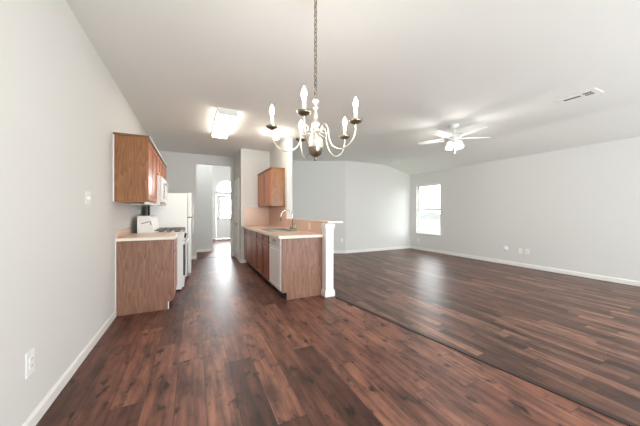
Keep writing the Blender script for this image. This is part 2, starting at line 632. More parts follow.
# strip in the floor where the two floorings meet
d = Vector((strip_x(YB) - strip_x(3.36), YB - 3.36, 0)).normalized()
nrm = Vector((-d.y, d.x, 0)) * 0.021
a, b = Vector((strip_x(3.36), 3.36, 0)), Vector((strip_x(YB), YB, 0))
struct(MB().prism([((a + nrm).x, (a + nrm).y), ((b + nrm).x, (b + nrm).y), ((b - nrm).x, (b - nrm).y), ((a - nrm).x, (a - nrm).y)], 0.0, 0.007).build('trim_1', DARKWOOD))
struct(MB().box(OX0, OX1, YK + .03, YK + .07, 0.0, 0.006).build('trim_2', DARKWOOD))


# windows --------------------------------------------------------------
def window_x(name, x, y0, y1, z0, z1, rail):
    r = thing_struct(name, (x, (y0 + y1) / 2, z0))
    m = MB().gridslab([y0, y0 + .045, y1 - .045, y1], [z0, z0 + .045, z1 - .045, z1], x, x + .05, 'X', {(1, 1)})
    m.build('window_frame', WHITE, r)
    MB().box(x - .006, x + .035, y0 + .045, y1 - .045, rail - .03, rail + .03, .004).build('sash_rail', WHITE, r)
    MB().box(x + .02, x + .026, y0 + .04, y1 - .04, rail, z1 - .04).build('glass_pane', GLASS, r)
    MB().box(x + .008, x + .014, y0 + .04, y1 - .04, z0 + .04, rail).build('glass_pane', GLASS, r)
    MB().box(x - .008, x + .01, (y0 + y1) / 2 - .03, (y0 + y1) / 2 + .03, rail + .02, rail + .035, .003).build('sash_lock', WHITE, r)
    return r


def thing_struct(name, loc):
    o = bpy.data.objects.new(name, None)
    o.empty_display_size = 0.1
    o.location = loc
    C.objects.link(o)
    return struct(o)


w1 = window_x('window_1', XR + .07, W0, W1, WZ0, WZ1, 1.325)
MB().box(XR - .035, XR + .07, W0 - .03, W1 + .03, WZ0 - .022, WZ0 + .004, .006).build('window_sill', WHITE, w1)

w5 = thing_struct('added_window_5', (3.08, 10.5, .5))  # unseen side window, added to light the hallway
MB().gridslab([9.4, 9.45, 10.42, 10.48, 11.45, 11.5], [.5, .55, 2.35, 2.4], 3.12, 3.17, 'X', {(1, 1), (3, 1)}).build('window_frame', WHITE, w5)
MB().box(3.14, 3.146, 9.44, 11.46, .54, 2.36).build('glass_pane', GLASS, w5)
# the unseen rear glazing, placed to let the fill in
w2 = thing_struct('window_2', (1.35, YB, 0))
MB().gridslab([.2, .26, 1.32, 1.38, 2.44, 2.5], [0, .08, 2.04, 2.1], YB - .09, YB - .03, 'Y', {(1, 1), (3, 1)}).build('door_frame', WHITE, w2)
MB().box(.25, 1.33, YB - .064, YB - .058, .07, 2.05).build('glass_pane', GLASS, w2)
MB().box(1.37, 2.45, YB - .064, YB - .058, .07, 2.05).build('glass_pane', GLASS, w2)
w3 = thing_struct('window_3', (4.7, YB, .65))
MB().gridslab([3.6, 3.65, 4.67, 4.73, 5.75, 5.8], [.65, .7, 2.05, 2.1], YB - .09, YB - .03, 'Y', {(1, 1), (3, 1)}).build('window_frame', WHITE, w3)
MB().box(3.64, 4.68, YB - .064, YB - .058, .69, 2.06).build('glass_pane', GLASS, w3)
MB().box(4.72, 5.76, YB - .064, YB - .058, .69, 2.06).build('glass_pane', GLASS, w3)

# arched transom over the front door
w4 = thing_struct('window_4', (DC, 13.05, 2.17))


def arch(x0, x1, z0, zs, z1, n=20):
    pts = [(x0, z0), (x1, z0)]
    cx, rx, rz = (x0 + x1) / 2, (x1 - x0) / 2, z1 - zs
    for i in range(n + 1):
        t = PI * i / n
        pts.append((cx + rx * math.cos(t), zs + rz * math.sin(t)))
    return pts


def arch_ring(outer, inner, y0, y1):
    m = MB()
    t = m.bm
    n = len(outer)
    vo = [[t.verts.new((x, y, z)) for x, z in outer] for y in (y0, y1)]
    vi = [[t.verts.new((x, y, z)) for x, z in inner] for y in (y0, y1)]
    for i in range(n):
        j = (i + 1) % n
        t.faces.new((vo[0][i], vo[0][j], vi[0][j], vi[0][i]))
        t.faces.new((vo[1][i], vo[1][j], vi[1][j], vi[1][i]))
        t.faces.new((vo[0][i], vo[0][j], vo[1][j], vo[1][i]))
        t.faces.new((vi[0][i], vi[0][j], vi[1][j], vi[1][i]))
    bmesh.ops.recalc_face_normals(t, faces=list(t.faces))
    return m


# wall infill that turns the square hole into an arch
ring = arch_ring(arch(DX0, DX1, 2.17, 2.36, 2.75), arch(DX0 + .05, DX1 - .05, 2.21, 2.36, 2.70), 13.06, 13.12)
ring.build('window_frame', WHITE, w4)
sp = MB()
for s in (0, 1):
    pts = []
    n = 10
    for i in range(n + 1):
        t = (PI / 2) * i / n
        x = DC + (1 if s else -1) * (DX1 - DX0) / 2 * math.cos(t)
        pts.append((x, 2.36 + .39 * math.sin(t)))
    xc = DX1 if s else DX0
    pts = pts + [(DC, 2.765), (xc, 2.765)]
    sp.prism(pts, 13.05, 13.2, 'Y')
sp.build('arch_spandrel', WALL_E, w4)
MB().prism(arch(DX0 + .045, DX1 - .045, 2.2, 2.36, 2.705), 13.085, 13.091, 'Y').build('glass_pane', GLASS, w4)

# front door with a tall glazed light
d2 = thing_struct('door_2', (DC, 13.05, 0))
GX0, GX1, GZ0, GZ1 = 1.14, 1.67, .98, 1.9
MB().gridslab([DX0 + .01, GX0, GX1, DX1 - .01], [.01, GZ0, GZ1, 2.05], 13.07, 13.115, 'Y', {(1, 1)}).build('door_panel', CASE, d2)
pn = MB()
for x0, x1 in ((DX0 + .12, DC - .04), (DC + .04, DX1 - .12)):
    pn.gridslab([x0, x0 + .03, x1 - .03, x1], [.2, .23, .8, .83], 13.06, 13.07, 'Y', {(1, 1)})
pn.build('panel_moulding', CASE, d2)
MB().gridslab([GX0 - .03, GX0, GX1, GX1 + .03], [GZ0 - .03, GZ0, GZ1, GZ1 + .03], 13.055, 13.07, 'Y', {(1, 1)}).build('glazing_bead', CASE, d2)
MB().box(GX0, GX1, 13.09, 13.096, GZ0, GZ1).build('glass_pane', GLASS, d2)
MB().gridslab([DX0 - .065, DX0, DX1, DX1 + .065], [0, 2.06, 2.13], 13.032, 13.05, 'Y', {(1, 0)}).build('door_casing', WHITE, d2)
MB().lathe([(0, 0), (.012, 0), (.012, .03), (.028, .045), (.028, .062), (0, .07)], (DX0 + .075, 13.07, .95), 14, Matrix.Rotation(PI / 2, 4, 'X')).build('door_knob', STEEL, d2)

# pantry door on the side of the pantry, seen almost edge on
d1 = thing_struct('door_1', (1.045, 7.30, 0))
MB().gridslab([6.875, 6.935, 7.645, 7.705], [0, 2.05, 2.115], 1.025, 1.045, 'X', {(1, 0)}).build('door_casing', WHITE, d1)
MB().box(1.033, 1.045, 6.94, 7.64, .012, 2.045, .002).build('door_panel', CASE, d1)
pn = MB()
for y0, y1 in ((7.02, 7.25), (7.33, 7.56)):
    for z0, z1 in ((.15, .85), (1.0, 1.6), (1.68, 1.95)):
        pn.gridslab([y0, y0 + .025, y1 - .025, y1], [z0, z0 + .025, z1 - .025, z1], 1.027, 1.033, 'X', {(1, 1)})
pn.build('panel_moulding', CASE, d1)
MB().lathe([(0, 0), (.02, 0), (.02, .006), (.008, .01), (.008, .03), (.025, .04), (.025, .055), (0, .06)], (1.033, 7.00, .95), 14, Matrix.Rotation(-PI / 2, 4, 'Y')).build('door_knob', BRONZE, d1)

# outdoors beyond the window
struct(MB().box(6.95, 40, -15, 30, -.25, -.15).build('lawn', GRASS))
struct(MB().box(-3, 6, 13.25, 30, -.16, -.05).build('front_walk', CONC))
nh = thing('house', (16, 22, -.15), 'pale house with a grey pitched roof seen through the window', 'house')
MB().box(14, 20, 15.2, 30, -.15, .45).build('house_wall', HOUSE, nh)
MB().prism([(13.6, .45), (20.4, .45), (17, 1.3)], 14.8, 30.4, 'Y').build('roof', ROOF, nh)
nf = thing('garden_fence', (10.4, 8, -.15), 'weathered board fence outside the living room window', 'fence')
fb = MB()
fb.gridslab([4 + .152 * i for i in range(0, 70)], [-.12, .88], 10.4, 10.42, 'X')
fb.build('fence_boards', FENCE, nf)
for y in (4.5, 6.9, 9.3, 11.7, 14.1):
    MB().box(10.42, 10.51, y - .045, y + .045, -.15, .92, .006).build('post', FENCE, nf)

# ------------------------------------------------------------------ cabinets
def raised_door(m_par, mat, xf, sg, y0, y1, z0, z1, name, knob=None):
    """door or drawer front on the plane x = xf, facing sg"""
    t = .018
    o = MB()
    lo, hi = sorted((xf, xf + sg * t))
    w = .052 if (z1 - z0) > .25 else .03
    o.gridslab([y0, y0 + w, y1 - w, y1], [z0, z0 + w, z1 - w, z1], lo, hi, 'X', {(1, 1)})
    a, b = y0 + w, y1 - w
    c, d_ = z0 + w, z1 - w
    # centre panel, its edge chamfered
    bmx = o.bm
    x_in, x_edge, x_top = xf, xf + sg * .006, xf + sg * .014
    e = .022 if (z1 - z0) > .25 else .012
    q = [[bmx.verts.new((x, yy, zz)) for yy, zz in ((a + k, c + k), (b - k, c + k), (b - k, d_ - k), (a + k, d_ - k))] for x, k in ((x_in, -.001), (x_edge, 0.0), (x_top, e))]
    for A, B in ((q[0], q[1]), (q[1], q[2])):
        for i in range(4):
            j = (i + 1) % 4
            bmx.faces.new((A[i], A[j], B[j], B[i]))
    bmx.faces.new(q[2])
    bmx.faces.new(q[0][::-1])
    bmesh.ops.recalc_face_normals(bmx, faces=list(bmx.faces))
    return o.build(name, mat, m_par)


def upper(root, x_wall, x_face, y0, y1, z0, z1, doors, sg, body, door, crown=True, near_end=True, far_end=False, strip=False):
    lo, hi = sorted((x_wall, x_face))
    MB().box(lo, hi, y0, y1, z0, z1, .0025).build('cabinet_body', body, root)
    n = len(doors) - 1
    for i in range(n):
        raised_door(root, door, x_face, sg, doors[i] + .016, doors[i + 1] - .016, z0 + .022, z1 - .03, 'door')
    if crown:
        a, b = x_face, x_face + sg * .028
        prof = [(x_wall, z1), (a, z1), (b, z1 + .012), (b, z1 + .026), (x_wall, z1 + .026)]
        ya, yb = y0 - (.012 if near_end else 0), y1 + (.012 if far_end else 0)
        MB().prism(prof, ya, yb, 'Y').build('crown_moulding', OAK_TRIM, root)
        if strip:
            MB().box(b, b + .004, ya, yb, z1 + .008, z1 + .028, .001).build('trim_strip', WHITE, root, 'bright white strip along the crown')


# left run, along the left wall
cu = thing('wall_cabinet', (-.68, 4.2, 1.372), 'tall oak wall cabinet at the near end, left of the white microwave', 'cabinet')
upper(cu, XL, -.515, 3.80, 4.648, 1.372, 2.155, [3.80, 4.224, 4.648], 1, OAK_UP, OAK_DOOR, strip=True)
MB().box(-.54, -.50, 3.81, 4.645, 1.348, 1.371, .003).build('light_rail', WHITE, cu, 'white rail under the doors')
MB().box(XL, XL + .012, 3.785, 3.80, 1.372, 2.155, .002).build('scribe_strip', WHITE, cu, 'thin white strip against the wall')
cm = thing('wall_cabinet', (-.68, 5.03, 1.815), 'short oak wall cabinet directly above the white microwave', 'cabinet')
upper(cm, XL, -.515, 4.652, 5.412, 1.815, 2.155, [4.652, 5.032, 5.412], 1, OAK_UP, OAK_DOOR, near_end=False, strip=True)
cf = thing('wall_cabinet', (-.68, 5.85, 1.8), 'short oak wall cabinet above the white refrigerator', 'cabinet')
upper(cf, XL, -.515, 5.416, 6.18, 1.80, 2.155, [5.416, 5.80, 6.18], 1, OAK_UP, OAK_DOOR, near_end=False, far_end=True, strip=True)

# microwave under the short cabinet
mw = thing('microwave', (-.63, 5.03, 1.36), 'white microwave hung under the oak cabinet above the stove', 'microwave')
MB().box(XL + .005, -.465, 4.66, 5.405, 1.36, 1.81, .006).build('body', APPL, mw)
md = MB().box(-.463, -.43, 4.66, 5.20, 1.40, 1.79, .006).build('door', APPL, mw)
MB().box(-.432, -.428, 4.74, 5.10, 1.46, 1.73, .002).build('window', plain('grey_microwave_glass', (0.30, 0.31, 0.33), 0.15), md, 'grey see-through window')
MB().tube([(-.43, 5.15, 1.45), (-.40, 5.15, 1.47), (-.40, 5.15, 1.73), (-.43, 5.15, 1.75)], .008).build('handle', APPL2, md)
mp = MB().box(-.463, -.432, 5.205, 5.405, 1.40, 1.79, .006).build('control_panel', APPL2, mw)
MB().box(-.434, -.430, 5.235, 5.375, 1.70, 1.75, .001).build('display', BLACK, mp)
vg = MB()
vg.box(-.463, -.438, 4.66, 5.405, 1.365, 1.396, .003)
vg.build('vent_grille', GREYP, mw, 'grey vent strip')

# base cabinet and counter
cb = thing('base_cabinet', (-.53, 4.27, 0), 'oak base cabinet under the left counter, beside the stove', 'cabinet')
MB().prism([(XL + .012, 0), (-.297, 0), (-.297, .098), (-.246, .098), (-.246, .895), (XL + .012, .895)], 3.885, 3.905, 'Y').build('end_panel', OAK, cb)
MB().prism([(XL + .012, .1), (-.246, .1), (-.246, .895), (XL + .012, .895)], 3.905, 4.655, 'Y').build('cabinet_body', OAK, cb)
MB().box(XL + .012, -.30, 3.905, 4.655, 0, .1).build('toe_kick', TOE, cb)
MB().box(-.2965, -.285, 3.886, 3.905, 0, .098).build('toe_cap', WHITE, cb, 'white cap on the toe kick')
for y0, y1 in ((3.90, 4.275), (4.28, 4.65)):
    raised_door(cb, OAK_BASE, -.246, 1, y0 + .006, y1 - .006, .73, .87, 'drawer')
    raised_door(cb, OAK_BASE, -.246, 1, y0 + .006, y1 - .006, .12, .71, 'door')
MB().box(XL + .001, XL + .011, 3.878, 3.90, .085, .895, .002).build('scribe_strip', WHITE, cb, 'thin white strip against the wall')
ct = thing('countertop', (-.53, 4.27, .897), 'short pink-beige laminate counter on the left wall', 'countertop')
MB().box(XL, -.212, 3.868, 4.665, .912, .936, .004).build('surface', LAM, ct)
MB().box(XL + .001, -.209, 3.865, 4.665, .897, .930, .004).build('edge_band', LAM_EDGE, ct, 'cream edge strip')
MB().box(XL, XL + .02, 3.88, 4.665, .936, 1.02, .004).build('back_lip', LAM, ct)

# gas range ------------------------------------------------------------
rg = thing('range', (-.45, 5.04, 0), 'white gas range with black grates beside the left counter', 'stove')
RX0, RX1, RY0, RY1 = -.74, -.165, 4.675, 5.405
MB().box(RX0, RX1, RY0, RY1, .03, .905, .006).build('body', APPL, rg)
ck = MB().box(RX0, RX1 + .03, RY0 - .002, RY1 + .002, .906, .93, .008).build('cooktop', APPL, rg)
bg = MB().prism([(-.755, .93), (-.535, .93), (-.545, 1.02), (-.575, 1.165), (-.60, 1.19), (-.745, 1.19), (-.755, 1.17)], RY0 + .01, RY1 - .01, 'Y', .006).build('backguard', APPL, rg)
MB().tube([(-.70, RY0 + .008, 1.075), (-.60, RY0 + .008, 1.105), (-.585, RY0 + .008, 1.10), (-.58, RY0 + .008, 1.05)], .005, 8).build('seam_gap', BLACK, bg, 'dark seam')
for gx in (-.46, -.24):
    for gy in (4.86, 5.22):
        g = MB()
        g.lathe([(0, .931), (.04, .931), (.04, .942), (.02, .948), (0, .948)], (gx, gy, 0), 16)
        g.build('burner', IRON, rg)
        g = MB()
        s = .1
        zz = .968
        for (a, b_) in (((gx - s, gy - .15), (gx + s, gy - .15)), ((gx + s, gy - .15), (gx + s, gy + .15)), ((gx + s, gy + .15), (gx - s, gy + .15)), ((gx - s, gy + .15), (gx - s, gy - .15))):
            g.tube([(a[0], a[1], zz), (b_[0], b_[1], zz)], .0065, 8)
        for k in range(4):
            t = PI / 4 + k * PI / 2
            g.tube([(gx + .135 * math.cos(t) * .72, gy + .2 * math.sin(t), zz), (gx + .03 * math.cos(t), gy + .03 * math.sin(t), zz)], .006, 8)
            g.tube([(gx + s * (1 if math.cos(t) > 0 else -1), gy + .15 * (1 if math.sin(t) > 0 else -1), zz), (gx + s * (1 if math.cos(t) > 0 else -1), gy + .15 * (1 if math.sin(t) > 0 else -1), .93)], .006, 8)
        g.build('grate', IRON, rg)
cp = MB().prism([(RX1, .80), (RX1 + .035, .80), (RX1 + .025, .90), (RX1, .905)], RY0, RY1, 'Y', .004).build('control_panel', APPL, rg)
for k in range(5):
    MB().lathe([(0, 0), (.021, 0), (.019, .02), (.012, .026), (0, .026)], (RX1 + .03, RY0 + .1 + k * .133, .85), 14, Matrix.Rotation(PI / 2 - .1, 4, 'Y')).build('knob', BLACK, cp)
od = MB().box(RX1, RX1 + .035, RY0 + .005, RY1 - .005, .235, .79, .006).build('oven_door', APPL, rg)
MB().box(RX1 + .018, RX1 + .043, RY0 + .002, RY1 - .002, .245, .735, .003).build('window', DGLASS, od, 'black glass front')
MB().tube([(RX1 + .035, RY0 + .06, .755), (RX1 + .075, RY0 + .06, .765), (RX1 + .075, RY1 - .06, .765), (RX1 + .035, RY1 - .06, .755)], .011).build('handle', APPL2, od)
MB().box(RX1, RX1 + .032, RY0 + .005, RY1 - .005, .06, .225, .006).build('drawer', APPL, rg)
MB().box(RX0 + .03, RX1 - .03, RY0 + .03, RY1 - .03, 0, .03).build('plinth', BLACK, rg)

# refrigerator -----------------------------------------------------------
fr = thing('refrigerator', (-.38, 5.87, 0), 'white two-door refrigerator behind the stove', 'refrigerator')
MB().box(-.70, -.105, 5.50, 6.24, .04, 1.60, .01).build('body', APPL, fr)
MB().box(-.735, -.70, 5.53, 6.21, .06, 1.55, .004).build('back_panel', BLACK, fr, 'black rear panel')
MB().box(-.67, -.13, 5.53, 6.21, 0, .04).build('plinth', GREYP, fr)
f1 = MB().box(-.10, -.04, 5.50, 6.24, 1.155, 1.61, .012, 3).build('freezer_door', APPL, fr)
f2 = MB().box(-.10, -.04, 5.50, 6.24, .10, 1.142, .012, 3).build('fridge_door', APPL, fr)
MB().tube([(-.04, 6.18, 1.19), (-.005, 6.18, 1.20), (-.005, 6.18, 1.42), (-.04, 6.18, 1.43)], .01).build('handle', APPL2, f1)
MB().tube([(-.04, 6.18, .80), (-.005, 6.18, .81), (-.005, 6.18, 1.10), (-.04, 6.18, 1.11)], .01).build('handle', APPL2, f2)
MB().box(-.104, -.03, 5.508, 5.55, 1.141, 1.156, .002).build('hinge', BLACK, fr)
MB().box(-.10, -.05, 5.52, 6.22, .045, .092, .004).build('kick_grille', GREYP, fr)

# ------------------------------------------------------------------ island run
IX = 1.125           # plane of the cabinet fronts
CT = .915
ep = tag(MB().prism([(IX, .105), (1.195, .105), (1.195, 0), (1.765, 0), (1.765, .872), (IX, .872)], 3.555, 3.577, 'Y').build('cabinet_end_panel', OAK), 'pinkish oak end panel of the island, next to the white column', 'panel')

dw = thing('dishwasher', (1.42, 3.9, 0), 'white dishwasher set into the island beside the oak end panel', 'dishwasher')
MB().box(IX + .03, 1.73, 3.585, 4.215, .112, .868, .004).build('body', APPL2, dw)
dd = MB().box(IX - .012, IX + .03, 3.60, 4.208, .115, .755, .006).build('door', APPL, dw)
MB().gridslab([3.66, 3.672, 4.136, 4.148], [.17, .182, .68, .692], IX - .0145, IX - .011, 'X', {(1, 1)}).build('panel_groove', APPL2, dd)
dc = MB().box(IX - .018, IX + .03, 3.60, 4.208, .762, .866, .006).build('control_panel', APPL, dw)
MB().box(IX - .024, IX - .016, 3.82, 3.99, .79, .835, .003).build('latch', GREYP, dc, 'grey latch')
MB().box(1.18, 1.72, 3.59, 4.21, 0, .112).build('plinth', BLACK, dw)
MB().box(1.165, 1.18, 3.60, 4.208, .0, .108, .003).build('toe_plate', BLACK, dw)
MB().box(IX + .003, 1.16, 3.578, 3.598, .105, .87).build('filler_strip', OAK_BASE, dw, 'narrow oak filler strip')

isl_y = [4.235, 4.665, 5.155, 5.70, 6.36]
lab = ['oak base cabinet right next to the dishwasher', 'second oak base cabinet from the dishwasher, under the sink', 'third oak base cabinet from the dishwasher', 'last oak base cabinet, farthest from the dishwasher by the pantry wall']
for i in range(4):
    y0, y1 = isl_y[i], isl_y[i + 1]
    r = thing('base_cabinet', (1.44, (y0 + y1) / 2, 0), lab[i], 'cabinet', 'oak base cabinets along the island')
    yy1 = y1 if i < 3 else 6.605
    MB().gridslab([y0 + .002, y0 + .03, y1 - .03, yy1 - .002], [.10, .13, .69, .725, .84, .872], IX, IX + .02, 'X', {(1, 1), (1, 3)}).build('face_frame', OAK_BASE, r)
    top = .872 if i in (2, 3) else .70
    MB().box(IX + .02, 1.755, y0 + .002, yy1 - .002, .10, top).build('cabinet_body', OAK_BASE, r)
    raised_door(r, OAK_BASE, IX, -1, y0 + .026, y1 - .026, .125, .69, 'door')
    raised_door(r, OAK_BASE, IX, -1, y0 + .026, y1 - .026, .722, .85, 'drawer')
    MB().box(1.195, 1.21, y0 + .002, yy1 - .002, 0, .10).build('toe_kick', TOE, r)

# island counter with a hole for the sink
SX0, SX1, SY0, SY1 = 1.19, 1.63, 4.34, 5.10
ic = thing('countertop', (1.42, 5.0, .875), 'long pink-beige laminate counter holding the sink', 'countertop')
MB().gridslab([1.068, SX0, SX1, 1.755], [3.525, SY0, SY1, 6.61], .900, CT, 'Z', {(1, 1)}).build('surface', LAM, ic)
eb = MB()
eb.prism([(1.062, 3.519), (1.755, 3.519), (1.755, 3.535), (1.085, 3.535), (1.085, 6.609), (1.062, 6.609)], .874, .911, 'Z', .003)
eb.build('edge_band', LAM_EDGE, ic, 'cream edge strip')

sk = thing('sink', (1.41, 4.72, .75), 'stainless double-bowl sink sunk in the island counter', 'sink')
sm_ = MB()
sm_.gridslab([SX0 - .015, SX0 + .025, SX1 - .05, SX1 + .015], [SY0 - .015, SY0 + .025, 4.705, 4.735, SY1 - .025, SY1 + .015], CT, CT + .005, 'Z', {(1, 1), (1, 3)})
sm_.build('rim', SINKM, sk)
for y0, y1 in ((SY0 + .025, 4.705), (4.735, SY1 - .025)):
    b_ = MB()
    t = b_.bm
    x0, x1 = SX0 + .025, SX1 - .05
    up = [t.verts.new(v) for v in ((x0, y0, CT + .003), (x1, y0, CT + .003), (x1, y1, CT + .003), (x0, y1, CT + .003))]
    k = .02
    dn = [t.verts.new(v) for v in ((x0 + k, y0 + k, .745), (x1 - k, y0 + k, .745), (x1 - k, y1 - k, .745), (x0 + k, y1 - k, .745))]
    for i in range(4):
        j = (i + 1) % 4
        t.faces.new((up[i], up[j], dn[j], dn[i]))
    t.faces.new(dn)
    b_.build('bowl', SINKM, sk)

fa = thing('faucet', (1.69, 4.70, CT), 'chrome high-arc faucet with side handles behind the sink', 'faucet')
FX, FY = 1.690, 4.70
MB().box(FX - .026, FX + .026, FY - .13, FY + .13, CT + .001, CT + .014, .006).build('base_plate', STEEL, fa)
pts = [(FX, FY, CT + .014), (FX, FY, CT + .255)]
for i in range(1, 13):
    t = PI * i / 12
    pts.append((FX - .11 + .11 * math.cos(t), FY + .02 * i / 12, CT + .255 + .11 * math.sin(t)))
pts.append((FX - .22, FY + .02, CT + .17))
MB().tube(pts, .0125, 12).build('spout', STEEL, fa)
for s in (-1, 1):
    h = MB().lathe([(0, 0), (.022, 0), (.02, .03), (.012, .045), (0, .05)], (FX, FY + s * .1, CT + .013), 14)
    h.tube([(FX, FY + s * .1, CT + .052), (FX + .01, FY + s * .15, CT + .075)], [.008, .006], 8)
    h.build('handle', STEEL, fa)
sv = MB().lathe([(0, 0), (.017, 0), (.015, .02), (.011, .03), (.014, .075), (.009, .09), (0, .09)], (FX, FY - .18, CT + .001), 12)
tag(sv.build('side_sprayer', STEEL), 'small chrome side sprayer standing beside the arched faucet', 'sprayer')

# backsplash panels
bs = thing('backsplash', (1.75, 5.2, CT), 'pink-beige laminate backsplash behind the island counter', 'backsplash')
MB().box(1.756, 1.7745, 3.555, 5.234, CT, 1.075).build('bar_panel', LAM, bs)
MB().box(1.749, 1.7595, 5.236, 6.60, CT + .001, 1.372).build('partition_panel', LAM, bs)
MB().box(1.12, 1.749, 6.60, 6.6095, CT + .001, 1.372).build('pantry_panel', LAM, bs)

# bar ledge over the bar wall
bl = thing('bar_ledge', (1.9, 4.35, 1.075), 'raised pale bar ledge running over the white column', 'counter')
MB().box(1.791, 2.050, 3.466, 5.232, 1.084, 1.109, .003).build('ledge_top', LAM, bl)
MB().prism([(1.80, 3.458), (2.058, 3.458), (2.058, 5.231), (2.0505, 5.231), (2.0505, 3.4655), (1.80, 3.4655)], 1.082, 1.1095, 'Z', .002).build('edge_band', LAM_EDGE, bl, 'cream edge band')
MB().box(1.757, 1.79, 3.55, 5.232, 1.076, 1.1085, .003).build('laminate_cap', LAM, bl)

# column at the end of the bar
co = thing('column', (1.80, 3.53, 0), 'short square white column at the end of the island', 'column')
CX0, CX1, CY0, CY1 = 1.735, 1.875, 3.42, 3.548
MB().box(CX0 + .012, CX1, CY0, CY1, .09, 1.02, .004).build('shaft', WHITE, co)
MB().box(CX0 - .008, CX1 + .018, CY0 - .018, CY1, 0, .085, .008).box(CX0, CX1 + .012, CY0 - .012, CY1, .085, .105, .008).build('plinth', WHITE, co)
MB().box(CX0 - .002, CX1 + .012, CY0 - .012, CY1, 1.0, 1.03, .006).box(CX0 - .008, CX1 + .018, CY0 - .018, CY1, 1.03, 1.075, .008).build('capital', WHITE, co)
MB().box(1.778, 1.874, CY1, 3.62, 0, 1.074).build('wall_return', WHITE, co)

# right upper cabinet
cr = thing('wall_cabinet', (1.61, 5.99, 1.375), 'oak wall cabinet hung above the sink counter on the partition', 'cabinet')
upper(cr, XS0 - .001, 1.47, 5.37, 6.605, 1.375, 2.165, [5.37, 5.985, 6.60], -1, OAK_UP, OAK_DOOR)

# ------------------------------------------------------------------ chandelier
chx, chy = 0.755, 1.634
ch = thing('chandelier', (chx, chy, 1.60), 'brass chandelier with five lit candle arms hanging from a chain', 'chandelier')
st = MB().lathe([(0, 2.032), (.012, 2.03), (.024, 2.018), (.026, 2.006), (.012, 1.994), (.009, 1.985), (.018, 1.972), (.019, 1.962), (.009, 1.95),
                 (.012, 1.93), (.016, 1.90), (.012, 1.875), (.024, 1.865), (.03, 1.85), (.018, 1.838), (.022, 1.825), (.036, 1.812), (.036, 1.80), (.016, 1.788), (.012, 1.775)], (chx, chy, 0), 20)
st.build('stem', BRASS, ch)
MB().lathe([(.012, 1.776), (.03, 1.768), (.046, 1.745), (.052, 1.715), (.050, 1.688)], (chx, chy, 0), 24).build('globe_body', BRASS, ch)
MB().lathe([(.051, 1.69), (.049, 1.672), (.038, 1.645), (.018, 1.63), (.008, 1.622), (.011, 1.613), (.006, 1.602), (0, 1.60)], (chx, chy, 0), 24).build('bowl', BRONZE, ch, 'dark brass lower bowl')
# chain of links with the cord woven through
cm_ = MB()
z, k = 2.05, 0
while z < 2.735:
    t = PI / 2 * (k % 2) + .4
    lk = []
    for i in range(12):
        a = 2 * PI * i / 12
        rx, rz = (.011) * math.cos(a), .019 * math.sin(a)
        lk.append((chx + rx * math.cos(t), chy + rx * math.sin(t), z + rz))
    cm_.tube(lk, .0028, 6, True)
    z += .0295
    k += 1
cm_.tube([(chx + .005 * math.sin(i * .9), chy + .005 * math.cos(i * .9), 2.03 + i * .0182) for i in range(40)], .0022, 6)
cm_.build('chain', BRONZE, ch)
MB().lathe([(0, 2.725), (.02, 2.727), (.05, 2.75), (.062, 2.78), (.064, CZ), (0, CZ)], (chx, chy, 0), 24).build('canopy', BRASS, ch)
R = 0.295
rr_, ff_ = Vector((math.cos(PSI), -math.sin(PSI), 0)), Vector((math.sin(PSI), math.cos(PSI), 0))


def spline(pts, n=6):
    out = []
    P = [pts[0]] + list(pts) + [pts[-1]]
    for i in range(1, len(P) - 2):
        p0, p1, p2, p3 = (Vector(q) for q in P[i - 1:i + 3])
        for j in range(n):
            t = j / n
            out.append(0.5 * (2 * p1 + (p2 - p0) * t + (2 * p0 - 5 * p1 + 4 * p2 - p3) * t * t + (3 * p1 - p0 - 3 * p2 + p3) * t ** 3))
    out.append(Vector(pts[-1]))
    return out


for k in range(5):
    ang = math.radians(-174 + 72 * k)
    dv = rr_ * math.cos(ang) + ff_ * math.sin(ang)
    P = lambda r, z: (chx + dv.x * r, chy + dv.y * r, z)
    prof = [(R, 1.806), (R - .002, 1.765), (R - .022, 1.708), (R - .07, 1.668), (.175, 1.662), (.13, 1.69), (.105, 1.74), (.10, 1.79), (.088, 1.83), (.066, 1.842), (.052, 1.825), (.058, 1.805), (.072, 1.808)]
    am = MB().tube([P(r, z) for r, z in spline([(a, b_, 0) for a, b_ in prof], 5) and [(v.x, v.y) for v in spline([(a, b_, 0) for a, b_ in prof], 5)]], .0052, 8)
    am.tube([P(r, z) for r, z in ((.02, 1.80), (.05, 1.785), (.08, 1.778), (.101, 1.775))], .0045, 8)
    a_o = am.build('arm', BRASS, ch)
    c = P(R, 0)
    MB().lathe([(0, 1.803), (.012, 1.804), (.034, 1.815), (.043, 1.828), (.041, 1.829), (.03, 1.82), (0, 1.813)], c, 20).build('drip_cup', BRONZE, a_o, 'dark brass cup')
    MB().lathe([(0, 1.813), (.0115, 1.813), (.0115, 1.903), (0, 1.903)], c, 14).build('candle_sleeve', SLEEVE, a_o, 'white candle sleeve')
    MB().lathe([(.006, 1.903), (.011, 1.910), (.0165, 1.925), (.015, 1.945), (.008, 1.962), (.002, 1.975), (0, 1.977)], c, 14).build('bulb', BULB, a_o, 'lit flame bulb')
    ld = bpy.data.lights.new('candle_light', 'POINT')
    ld.energy = 3.0
    ld.color = (1.0, 0.94, 0.85)
    ld.shadow_soft_size = .012
    lo_ = bpy.data.objects.new('candle_light', ld)
    lo_.location = (c[0], c[1], 1.93)
    C.objects.link(lo_)

